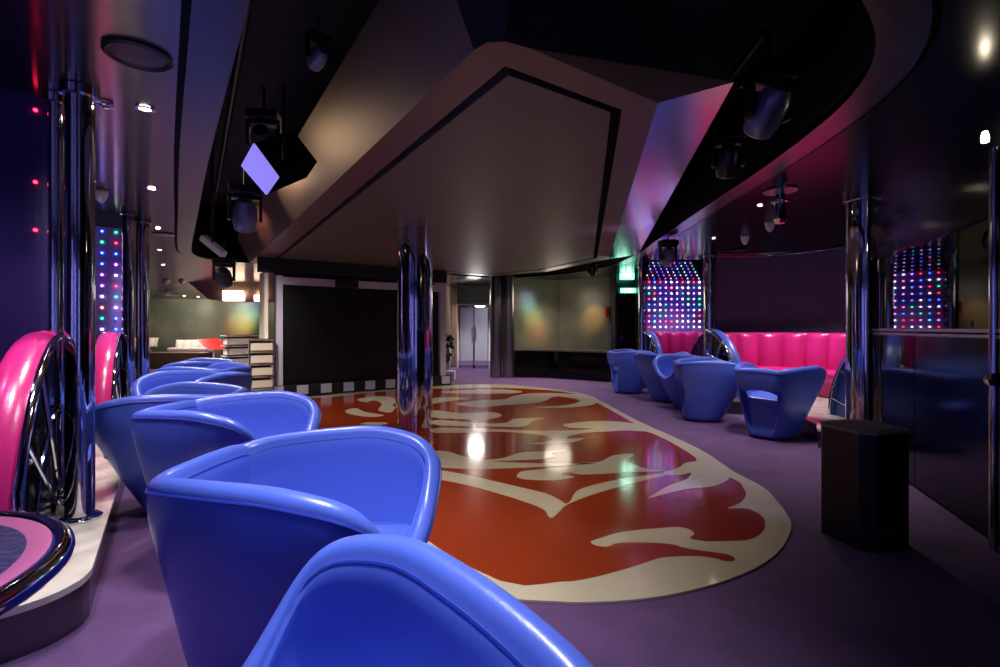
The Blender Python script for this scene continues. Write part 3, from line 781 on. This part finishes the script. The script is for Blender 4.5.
bm = new_bm(); box(bm, (1.1, -.08, 1.69), (.38, .1, .16), bevel=.01); obj('speaker_box', bm, M['fixture'], sf, False)
# white return wall left of the screen
w1 = sp(-.345, .0); w2 = w1 + AX*.55 - NX*.0
bm = new_bm(); slab_wall(bm, w1+AX*.05-NX*.14, w1+AX*.62-NX*.14, 0.95, 2.02, .05); slab_wall(bm, w1+AX*.05-NX*.14, w1+AX*.62-NX*.14, 0.0, 0.95, .05, 1)
struct('wall_stage_return', bm, [M['cwhite'], M['brownband']])
bm = new_bm(); slab_wall(bm, sp(-.62, -.02), sp(2.65, -.02), 1.99, CEIL+.3, .10); struct('wall_stage_header', bm, M['black'])
bm = new_bm(); slab_wall(bm, sp(-.30, .44), sp(2.6, .44), 0, CEIL, .06); struct('wall_stage', bm, M['black'])
# tiered shelves
def shelf_unit(loc, rz, w, d, tiers, h, label):
    t = thing('tiered_shelf', label, 'shelf', loc, rz)
    for k in range(tiers):
        z = h*(k+1)/tiers
        bm = new_bm(); box(bm, (0, 0, z-.01), (w, d, .02), bevel=.003); obj('glass_shelf', bm, M['marble'], t, False)
        bm = new_bm(); box(bm, (0, .02, z-.06-h/tiers*.3), (w*.86, d*.8, h/tiers*.58), bevel=.004); obj('shelf_block', bm, M['cwhite'], t, False)
        bm = new_bm(); tube(bm, [(-w/2, -d/2-.012, z+.0), (w/2, -d/2-.012, z+.0)], .008, 8); obj('chrome_rail', bm, M['chrome'], t)
    for sx in (-1, 1):
        bm = new_bm(); tube(bm, [(sx*w*.47, -d/2-.012, 0), (sx*w*.47, -d/2-.012, h+.01)], .012, 8); obj('upright', bm, M['steel'], t)
    bm = new_bm(); box(bm, (0, .06, h/2), (w*.8, d*.5, h-.03)); obj('core', bm, M['brownband'], t, False)
    return t
shelf_unit((-3.70, 7.42, 0), SA, .36, .26, 5, .95, 'pale tiered display shelf with chrome rails at the foot of the stage wall')
shelf_unit((-5.05, 9.4, 0), SA+.2, .66, .4, 5, .98, 'wider pale tiered display shelf further left, behind the blue chairs')

# far-left lounge
rc = thing('red_lounge_chair', 'red leather chair beside the pale ribbed bench, far left', 'chair', V2(221, 14.0, 0), -.3); rc.scale = (1.2, 1.2, 1.0)
bm = new_bm()
pr = [(-.42, .80), (-.36, .74), (-.22, .60), (-.05, .52), (.18, .50), (.40, .54)]
a = [(x, -.30, z) for x, z in pr]; b = [(x, .30, z) for x, z in pr]
ribbon(bm, a, b); r_ = bmesh.ops.solidify(bm, geom=list(bm.faces), thickness=.09); obj('seat_shell', bm, M['redseat'], rc)
for sx, sy in ((-.2, -.22), (.25, -.22), (-.2, .22), (.25, .22)):
    bm = new_bm(); tube(bm, [(sx, sy, .50), (sx*1.2, sy*1.1, 0)], .014, 8); obj('leg', bm, M['chrome'], rc)
bm = new_bm(); box(bm, (0, 0, .22), (2.2, .55, .44), bevel=.03); o = obj('low_bench', bm, M['brownband'], None, False, V2(168, 13.5, 0)); tag(o, 'low dark bench behind the farthest left tub chairs', 'bench')
hexl = thing('ceiling_light_box', 'big faceted bronze ceiling box with bright lamp panel, far left lounge', 'ceiling light', V2(245, 13.0, 2.30))
bm = new_bm()
P0 = [(-1.1, -.7), (1.3, -.7), (1.3, 1.6), (-1.1, 1.6), (-1.6, .4)]; P1 = [(-.8, -.3), (1.2, -.3), (1.2, 1.2), (-.8, 1.2), (-1.1, .4)]
ribbon(bm, [(*p, 0) for p in P0], [(*p, -.42) for p in P1], True); sheet(bm, P1, [], -.42); obj('housing', bm, M['border'], hexl, False)
bm = new_bm(); box(bm, (-.05, -.46, -.34), (.52, .12, .26), bevel=.01); obj('lamp_panel', bm, M['lampb'], hexl, False)
bm = new_bm(); box(bm, (.62, -.46, -.40), (.22, .12, .16), bevel=.01); obj('lamp_panel', bm, M['lampb'], hexl, False)

# ------------------------------------------------------------------ background, centre
# passage with cream columns and glass doors
for i, (px, Y) in enumerate(((447, 13.6), (454.5, 14.0))):
    bm = new_bm(); box(bm, (0, 0, CEIL/2), (.17, .3, CEIL-.01), bevel=.02); o = obj('cream_column', bm, M['cream_col'], None, False, V2(px, Y))
    tag(o, ('left' if i == 0 else 'right')+' of the two cream columns seen just right of the chrome column', 'column')
gd = thing('glass_door', 'chrome-framed glass double door in the passage right of the chrome column', 'door', V2(474, 13.2, 0))
for s in (-1, 1):
    bm = new_bm(); box(bm, (s*.20, 0, .85), (.38, .012, 1.66)); obj('glass_pane', bm, M['glass'], gd, False)
    bm = new_bm()
    for dx in (-.19, .19): box(bm, (s*.20+dx, 0, .86), (.025, .04, 1.72))
    box(bm, (s*.20, 0, 1.71), (.40, .04, .03)); box(bm, (s*.20, 0, .06), (.40, .04, .10)); obj('door_frame', bm, M['chrome'], gd, False)
    bm = new_bm(); tube(bm, [(s*.05, -.05, .75), (s*.05, -.05, 1.15)], .014, 8); obj('pull_handle', bm, M['chrome'], gd)
bm = new_bm(); slab_wall(bm, V2(457, 13.4), V2(492, 13.4), 1.80, CEIL, .08); struct('wall_passage_header', bm, M['black'])
bm = new_bm(); slab_wall(bm, V2(436, 16.5), V2(500, 16.5), 0, CEIL, .08); struct('wall_passage_end', bm, M['cwhite'])
fl = thing('flower_stand', 'dark plant stand at the end of the stage step, right of the chrome column', 'stand', V2(448, 10.3, 0))
bm = new_bm(); box(bm, (0, 0, .1), (.3, .3, .2), bevel=.01); obj('base_block', bm, M['white'], fl, False)
bm = new_bm(); tube(bm, [(0, 0, .2), (0, 0, .8)], .02, 8); obj('stem', bm, M['chrome'], fl)
bm = new_bm()
for k in range(26):
    bmesh.ops.create_icosphere(bm, subdivisions=1, radius=.05, matrix=Matrix.Translation((rnd.uniform(-.11, .11), rnd.uniform(-.1, .1), .42+rnd.random()*.55)))
obj('foliage', bm, M['fixture'], fl)
# brushed steel lift cladding
lc = thing('steel_cladding', 'pair of brushed steel rounded door jambs left of the dark counter', 'column', V2(502.5, 10.9, 0))
for s in (-1, 1):
    bm = new_bm(); lathe(bm, [(.14, 0), (.14, CEIL-.005)], (s*.143, 0, 0), 24); obj('half_column', bm, M['steel'], lc)
# dark holographic wall with counter
bm = new_bm()
slab_wall(bm, V2(514, 11.4), V2(560, 11.9), 0, CEIL, .08); slab_wall(bm, V2(560, 11.9), V2(612, 11.2), 0, CEIL, .08)
struct('wall_centre_far', bm, M['holo'])
ct = thing('low_counter', 'low faceted dark counter with pale edge in front of the greenish wall', 'counter', V2(560, 10.6, 0))
def rel(px, Y): v = V2(px, Y)-V2(560, 10.6); return (v.x, v.y)
P = [rel(515, 10.9), rel(548, 10.75), rel(585, 10.25), rel(608, 9.95), rel(612, 10.6), rel(560, 11.3), rel(515, 11.3)]
bm = new_bm(); prism(bm, P, 0, .60); obj('body', bm, M['gloss'], ct, False)
bm = new_bm(); prism(bm, offset(P, .02), .60, .635); obj('top_edge', bm, M['steel'], ct, False)
# side wall with dark door and exit signs
bm = new_bm(); slab_wall(bm, V2(611, 11.2), V2(617, 10.5), 0, CEIL, .08); slab_wall(bm, V2(637, 10.4), V2(650, 9.6), 0, CEIL, .08); slab_wall(bm, V2(616, 10.5), V2(638, 10.5), 1.95, CEIL, .08)
struct('wall_exit', bm, M['mosaic'])
bm = new_bm(); box(bm, (0, 0, .97), (.46, .05, 1.92), bevel=.01)
dr = obj('door_1', bm, M['blackg'], None, False, V2(627, 10.5)); dr['kind'] = 'structure'
bm = new_bm(); tube(bm, [(-.13, -.05, .82), (-.13, -.05, 1.02)], .012, 8); tube(bm, [(-.16, -.05, .92), (-.06, -.05, .92)], .012, 8); obj('door_handle', bm, M['chrome'], dr)
def exit_sign(px, py, Y, w, h, label):
    p = VZ(px, py, Y); t = thing('exit_sign', label, 'sign', p)
    bm = new_bm(); box(bm, (0, 0, 0), (w, .05, h), bevel=.006); obj('casing', bm, M['exitg'], t, False)
    bm = new_bm()      # running figure
    s = h*.8
    box(bm, (w*.12, -.028, 0), (w*.30, .004, h*.62), bevel=0)
    obj('pictogram', bm, M['exitw'], t, False)
    bm = new_bm(); box(bm, (-w*.22, -.028, -h*.05), (w*.12, .004, h*.5)); box(bm, (-w*.30, -.028, 0), (w*.22, .004, h*.12)); box(bm, (-w*.22, -.028, h*.3), (w*.1, .004, h*.14)); obj('arrow', bm, M['exitw'], t, False)
    return t
exit_sign(627, 275, 10.3, .30, .20, 'upper green lit exit sign left of the coloured light wall')
exit_sign(628, 290.5, 10.38, .32, .10, 'lower green lit exit sign, a slim one above the dark door')
bm = new_bm(); box(bm, (0, 0, 0), (.07, .04, .22), bevel=.01); o = obj('fire_call_point', bm, M['redseat'], None, False, VZ(607, 312, 11.2)); tag(o, 'small red alarm box on the wall left of the dark door', 'alarm box')
tube_p = VZ(611, 340, 10.2)
bm = new_bm(); tube(bm, [(0, 0, 0), (0, 0, 1.25)], .02, 10); o = obj('chrome_post', bm, M['chrome'], None, True, (tube_p.x, tube_p.y, 0)); tag(o, 'short chrome post at the right end of the low counter', 'post')

# ------------------------------------------------------------------ ceiling fittings
def downlight(p, r, label, power, grp, spot=True, ang=110, colr=(1, .86, .68), blend=.8):
    t = thing('downlight', label, 'ceiling light', p, 0, grp)
    bm = new_bm(); lathe(bm, [(r, 0), (r*1.5, -.003), (r*1.6, -.008), (r*1.1, -.012), (r, -.006)], seg=24); obj('ring', bm, M['chrome'], t)
    bm = new_bm(); lathe(bm, [(0, -.004), (r*.95, -.004), (r*.95, -.006), (0, -.008)], seg=20); obj('lamp', bm, M['lampw'], t)
    if spot: lamp(p[0], p[1], p[2]-.03, power, ang, colr, blend)
    return t
def lamp(x, y, z, power, ang=110, colr=(1, .86, .68), blend=.8, target=None, size=.06):
    l = bpy.data.lights.new('spot', 'SPOT'); l.energy = power; l.spot_size = math.radians(ang); l.spot_blend = blend; l.color = colr; l.shadow_soft_size = size
    o = bpy.data.objects.new('spot_lamp', l); col.objects.link(o); o.location = (x, y, z)
    if target is not None:
        o.rotation_euler = (Vector(target)-Vector((x, y, z))).to_track_quat('-Z', 'Y').to_euler()
    return o
g = 'downlights in the left metal ceiling'
names = ['nearest and largest', 'second', 'third', 'fourth', 'fifth', 'sixth']
for k, (px, py) in enumerate(((145, 108), (152, 188), (158, 228), (160, 250), (163, 265), (164, 282))):
    p = W(px, py, CEIL-.002); downlight(p, .028, names[k]+' small bright downlight along the left ceiling, counted from the viewer', (55, 60, 60, 60, 60, 40)[k], g)
for k, (px, py, pw) in enumerate(((760, 205, 50), (714, 238, 25))):
    p = W(px, py, CEIL-.002); downlight(p, .022, ('bright downlight beside the chrome projector on the right ceiling', 'small downlight above the right light wall')[k], pw, 'downlights in the right ceiling')
for k, (px, py) in enumerate(((473, 287), (556, 288), (529, 289))):
    p = W(px, 286, CEIL-.002); downlight(p, .04, ('far downlight above the glass door', 'far downlight above the dark counter, right one', 'far downlight above the dark counter, left one')[k], 45, 'far downlights')
for k, (px, py) in enumerate(((184, 296), (198, 297))):
    p = W(px, py, CEIL-.002); downlight(p, .06, ('left', 'right')[k]+' one of two tiny downlights in the far left lounge ceiling', 60, 'far lounge downlights')
def dome(px, py, r, label, grp):
    p = W(px, py, CEIL-.001); t = thing('ceiling_dome', label, 'ceiling fitting', p, 0, grp)
    bm = new_bm(); lathe(bm, [(r*1.15, 0), (r*1.15, -.012), (r, -.015)], seg=24); obj('plate', bm, M['steel'], t)
    bm = new_bm(); lathe(bm, [(r, -.012), (r*.97, -.035), (r*.75, -.075), (r*.35, -.105), (0, -.115)], seg=24); obj('dome_cover', bm, M['dome'], t)
for a in ((745, 236, .05, 'left white dome on the right ceiling', 'white ceiling domes, right side'), (770, 222, .05, 'right white dome beside the chrome projector', 'white ceiling domes, right side'),
          (166, 280, .09, 'larger white dome at the far end of the left ceiling', 'white ceiling domes, left side'), (168, 290, .09, 'white dome behind the larger one at the far left ceiling', 'white ceiling domes, left side'),
          (182, 280, .07, 'small pale dome right of the far left pair', 'white ceiling domes, left side'), (101, 190, .05, 'white dome beside the near left pillar, before the light wall', 'white ceiling domes, left side'),
          (210, 292, .1, 'flat pale dome before the bronze ceiling box', 'white ceiling domes, left side')):
    dome(*a)
p = W(138, 54, CEIL-.001); t = thing('ceiling_speaker', 'large dark round ceiling speaker at the upper left', 'speaker', p)
bm = new_bm(); lathe(bm, [(.125, 0), (.125, -.012), (.112, -.02), (.10, -.012)], seg=40); obj('rim', bm, M['fixture'], t)
bm = new_bm(); lathe(bm, [(.10, -.010), (.07, -.013), (0, -.015)], seg=40); obj('grille', bm, M['fixture'], t)
# chrome can projector right
p = W(780, 190, CEIL-.001); t = thing('ceiling_projector', 'chrome can-shaped projector hanging from the right ceiling', 'spotlight', p); t.scale = (1.3, 1.3, 1.25)
bm = new_bm(); lathe(bm, [(.0, 0), (.10, 0), (.10, -.012), (0, -.014)], seg=32); obj('mount_plate', bm, M['steel'], t)
bm = new_bm(); lathe(bm, [(.028, -.01), (.028, -.07), (.05, -.075), (.05, -.085), (.036, -.09), (.036, -.17), (.045, -.20), (.03, -.23), (0, -.235)], seg=28); obj('can', bm, M['chrome'], t)
# chrome discs under ceiling
for k, (px, py) in enumerate(((164, 234), (738, 250))):
    p = W(px, py, CEIL-.001); bm = new_bm(); lathe(bm, [(0, 0), (.1, 0), (.12, -.012), (0, -.02)], seg=28); o = obj('sprinkler_plate', bm, M['steel'], None, True, p)
    tag(o, ('thin round steel plate under the left ceiling between downlights', 'thin round steel plate on the ceiling by the right light wall')[k], 'ceiling fitting')
p = W(105, 103, CEIL-.001)
bm = new_bm(); tube(bm, [(.03*math.cos(2*PI*k/20), .03*math.sin(2*PI*k/20), -.012) for k in range(20)], .008, 8, closed=True); o = obj('chrome_ring', bm, M['chrome'], None, True, p); tag(o, 'small chrome ring on the ceiling beside the near left pillar', 'ceiling fitting')

# ------------------------------------------------------------------ stage lights in the opening
def pipe(a, b, r, label):
    a = Vector(a); b = Vector(b); bm = new_bm(); tube(bm, [(0, 0, 0), b-a], r, 12); o = obj('lighting_pipe', bm, M['fixture'], None, True, a); return tag(o, label, 'pipe')
pipe((-1.1, 2.2, 2.95), (-4.1, 6.9, 2.95), .025, 'black lighting pipe running along the left of the ceiling opening')
pipe((1.60, 2.9, 2.90), (2.0, 8.0, 2.90), .025, 'black lighting pipe running along the right of the ceiling opening')
def moving_head(p, s, label, rot=0, tilt=.6, drop=None, lens=None):
    t = thing('moving_head_light', label, 'stage light', p, rot, 'stage lights in the ceiling opening'); t.scale = (s, s, s)
    bm = new_bm(); box(bm, (0, 0, .0), (.24, .20, .08), bevel=.02); obj('base_box', bm, M['fixture'], t, False)
    bm = new_bm()
    for sx in (-1, 1): box(bm, (sx*.115, 0, -.13), (.025, .07, .22), bevel=.008)
    box(bm, (0, 0, -.05), (.25, .09, .03), bevel=.008); obj('yoke', bm, M['fixture'], t, False)
    R3 = Matrix.Rotation(tilt, 3, 'X')
    bm = new_bm(); lathe(bm, [(0, .13), (.06, .12), (.09, .06), (.092, -.06), (.078, -.12), (.07, -.13)], (0, 0, -.19), 24, R3); obj('head', bm, M['fixgrey'] if lens else M['fixture'], t)
    bm = new_bm(); lathe(bm, [(.078, -.115), (.06, -.135), (0, -.145)], (0, 0, -.19), 24, R3); obj('lens', bm, M['chrome'], t)
    bm = new_bm(); tube(bm, [(0, 0, .04), (0, 0, drop or .25)], .012, 8); obj('hanger', bm, M['fixture'], t)
    return t
moving_head(VZ(245, 192, 3.55), .9, 'moving head light just below the lavender-faced lamp box', .5, .5, lens=1)
moving_head(VZ(224, 262, 5.2), .85, 'lower dark moving head at the far left of the ceiling opening', .3, .9)
moving_head(VZ(264, 118, 2.9), .75, 'dark moving head above the lavender-faced lamp box', .2, 1.1)
moving_head(VZ(768, 76, 2.5), .95, 'large dark moving head at the upper right of the opening', .2, .8, lens=1)
moving_head(VZ(728, 138, 3.2), .8, 'dark moving head in the middle of the right side opening', -.2, .5)
moving_head(VZ(668, 243, 6.2), .9, 'dark moving head nearest the right coloured light wall', .1, .4, lens=1)
moving_head(VZ(318, 40, 2.6), .5, 'small fixture with bluish edge near the top of the left opening', .8, 1.2, lens=1)
moving_head(VZ(592, 262, 9.0), .8, 'dark stage light beyond the far right corner of the canopy', 0, .4)
# lavender faced box
A, B, C, D = VZ(255, 143, 2.75), VZ(280, 177, 2.68), VZ(268, 194, 2.62), VZ(243, 165, 2.70)
cc = (A+B+C+D)/4
lb = thing('lamp_box', 'black box lamp with a glowing lavender diamond face, upper left opening', 'stage light', cc, 0, None)
nrm_ = (B-A).cross(D-A).normalized()
if nrm_.dot(cc-Vector((0, 0, CH))) < 0: nrm_ = -nrm_
bk = Vector((.17, .10, .12))
bm = new_bm()
f4 = [v-cc for v in (A, B, C, D)]; r4 = [v+bk for v in f4]
ribbon(bm, f4, r4, True); vs = [bm.verts.new(v) for v in r4]; bm.faces.new(vs); obj('housing', bm, M['fixture'], lb, False)
bm = new_bm(); vs = [bm.verts.new(v-bk.normalized()*.003) for v in f4]; vs2 = [bm.verts.new(v-bk.normalized()*.012) for v in f4]
bm.faces.new(vs2); bm.faces.new(vs)
for i in range(4): bm.faces.new((vs[i], vs[(i+1) % 4], vs2[(i+1) % 4], vs2[i]))
obj('lit_face', bm, M['facev'], lb, False)
bm = new_bm(); tube(bm, [bk*.6, bk*.6+Vector((0, 0, .42))], .015, 8); obj('hanger', bm, M['fixture'], lb)
A, B, C, D = VZ(201, 235, 4.6), VZ(222, 252, 4.6), VZ(220, 257, 4.6), VZ(199, 240, 4.6)
bm = new_bm(); cc = (A+B+C+D)/4; f4 = [v-cc for v in (A, B, C, D)]; bb = Vector((.02, .06, .01))
ribbon(bm, f4, [v+bb for v in f4], True); bm.faces.new([bm.verts.new(v) for v in f4]); bm.faces.new([bm.verts.new(v+bb) for v in f4])
o = obj('bar_light', bm, M['dome'], None, False, cc); tag(o, 'slanted pale bar fixture at the far left of the opening', 'stage light')
bm = new_bm(); tube(bm, [(0, .03, 0), (0, .03, 1.2)], .012, 8); obj('hanger', bm, M['fixture'], o)

# ------------------------------------------------------------------ added lamps without visible fixtures
for (x, y, p_, c, an) in (
    (-.32, 1.12, 125, (.93, .94, 1), 80), (-1.75, 1.9, 50, (.97, .93, 1), 80), (-.3, .7, 16, (.85, .88, 1), 60),
    (-1.0, 2.3, 75, (.92, .9, 1), 85), (-2.5, 3.6, 60, (.92, .88, 1), 110), (-3.4, 4.8, 60, (.95, .88, 1), 110),
    (.05, 3.0, 80, (1, .88, .75), 86), (.1, 5.4, 55, (1, .88, .78), 92), (-1.7, 6.6, 80, (1, .9, .82), 110), (.5, 8.6, 80, (1, .88, .9), 120),
    ):
    lamp(x, y, 2.18, p_, an, c, 1)
for (x, y, p_, c) in ((2.35, 4.45, 36, (.97, .93, 1)), (3.3, 5.0, 26, (1, .9, 1)), (2.1, 5.7, 30, (.97, .93, 1)), (2.2, 7.2, 40, (.97, .92, 1)), (1.9, 9.6, 35, (.95, .9, 1)), (4.0, 6.8, 95, (1, .88, .97)), (4.4, 6.2, 30, (1, .85, 1)), (3.2, 8.3, 34, (1, .8, .95)),
                      (-2.7, 1.75, 12, (.8, .6, 1)), (-.2, 12.6, 110, (1, .9, .95)), (-.6, 15.0, 260, (.9, .92, 1)), (-10, 16.9, 110, (1, .9, .8)), (-8.5, 14.5, 400, (1, .9, .8)), (-12, 17.0, 60, (1, .9, .8)), (1.2, 10.9, 70, (1, .9, .75)),
                      (-6.0, 10.5, 80, (1, .92, .85)), (-6, 8, 80, (1, .92, .88)), (-5.4, 8.3, 150, (1, .92, .84)), (-4.3, 6.7, 80, (1, .92, .86)), (.15, 10.1, 90, (1, .86, .66)), (-1.6, -2.4, 14, (.8, .8, 1)), (-4.5, -2.4, 14, (.75, .75, 1))):  # last two brighten the back wall for chrome reflections
    lamp(x, y, 2.25, p_*(1.2 if x > 2 else 1), 88 if x > 2 else 120, c)
lamp(-2.0, 1.7, 2.2, 14, 60, (1, .5, .95), .6, (-2.15, 2.3, .7))
# added coloured spots standing in for rainbow reflections of the greenish walls
for (p0, q_, c, e) in (((-9.5, 17.2, 2.1), (-10.5, 19.4, 1.25), (1, .35, .08), 600), ((-9.3, 17.2, 2.1), (-10.3, 19.4, 1.5), (.2, 1, .2), 420), ((-9.1, 17.2, 2.1), (-10.2, 19.4, 1.85), (.25, .45, 1), 420),
                       ((.9, 10.5, 2.1), (.85, 11.6, 1.15), (1, .3, .08), 110), ((.9, 10.5, 2.15), (.75, 11.6, 1.42), (.2, 1, .25), 80), ((.9, 10.5, 2.2), (.65, 11.6, 1.7), (.25, .45, 1), 90),
                       ((2.0, 10.2, 2.1), (2.2, 11.4, 1.35), (1, .55, .2), 130)):
    lamp(*p0, e, 30, c, 1, q_)
# added point lights without fixtures, brightening the passage and the counter
def pt(x, y, z, p_, c, r=.12):
    l = bpy.data.lights.new('bulb', 'POINT'); l.energy = p_; l.color = c; l.shadow_soft_size = r
    o = bpy.data.objects.new('bulb_lamp', l); col.objects.link(o); o.location = (x, y, z)
for a in (          (-.6, 12.0, 1.9, 16, (1, .92, .85), .2), (1.3, 10.8, 1.8, 8, (1, .88, .7), .3)):
    pt(*a)
# added spots brightening the canopy flanks, apart from the modelled fixtures
lamp(-2.1, 3.7, 2.35, 4, 100, (1, .8, .5), 1, (-1.3, 3.6, 2.42), .2)
lamp(-2.7, 4.7, 2.42, 6, 85, (1, .72, .5), 1, (-1.9, 4.7, 2.42))
lamp(-3.75, 6.2, 2.4, 6, 85, (1, .35, .3), 1, (-2.9, 6.4, 2.42))
lamp(1.85, 5.2, 2.12, 60, 60, (.6, .45, 1), 1, (1.4, 5.3, 2.32))
lamp(1.9, 6.4, 2.12, 6, 80, (.45, .55, 1), 1, (1.5, 6.4, 2.32))
lamp(2.0, 7.6, 2.12, 30, 80, (.3, 1, .9), 1, (1.7, 7.6, 2.3))
lamp(-3.0, 5.3, 2.1, 150, 55, (1, .9, .8), 1, (-4.3, 8.3, .5))  # added spot brightening the tiered shelves and chequered step
lamp(-13.2, 16.6, 2.2, 170, 80, (1, .93, .78), 1, (-13.4, 19.4, 1.5))  # this and the next two: added spots brightening the far wall
lamp(-11.6, 16.6, 2.2, 170, 80, (1, .93, .78), 1, (-11.8, 19.4, 1.6))
lamp(-9.6, 16.6, 2.2, 110, 80, (1, .93, .78), 1, (-9.6, 19.4, 1.6))
# dotted light strips and walls added behind the viewer for the chrome to reflect
for k, (x, y, rz, lb) in enumerate(((-2.9, -.4, PI/2, 'on the left behind the viewer'), (-2.6, -1.6, PI/2, 'on the left near the back wall'), (-3.9, -2.9, 0, 'on the back wall'),)):
    bm = new_bm(); box(bm, (0, 0, .98), (.25, .03, 1.96)); o = obj('light_strip', bm, M['led_strip'], None, False, (x, y, 0)); o.rotation_euler = (0, 0, rz)
    tag(o, 'vertical dotted blue light strip '+lb, 'light strip', 'light strips behind the viewer')
for x, lb in ((-1.6, 'left'), (1.6, 'right')):
    bm = new_bm(); box(bm, (0, 0, 1.0), (1.5, .05, 2.0)); o = obj('light_wall', bm, M['led_grid'], None, False, (x, -2.9, 0))
    tag(o, lb+' dotted light wall on the back wall behind the viewer', 'light wall', 'light walls behind the viewer')
w = bpy.data.worlds.new('w'); sc.world = w; w.use_nodes = True
w.node_tree.nodes['Background'].inputs[0].default_value = (.02, .02, .03, 1); w.node_tree.nodes['Background'].inputs[1].default_value = .3

sc.view_settings.view_transform = 'Standard'; sc.view_settings.look = 'None'; sc.view_settings.exposure = .5; sc.view_settings.gamma = 1
sc.view_settings.use_curve_mapping = False
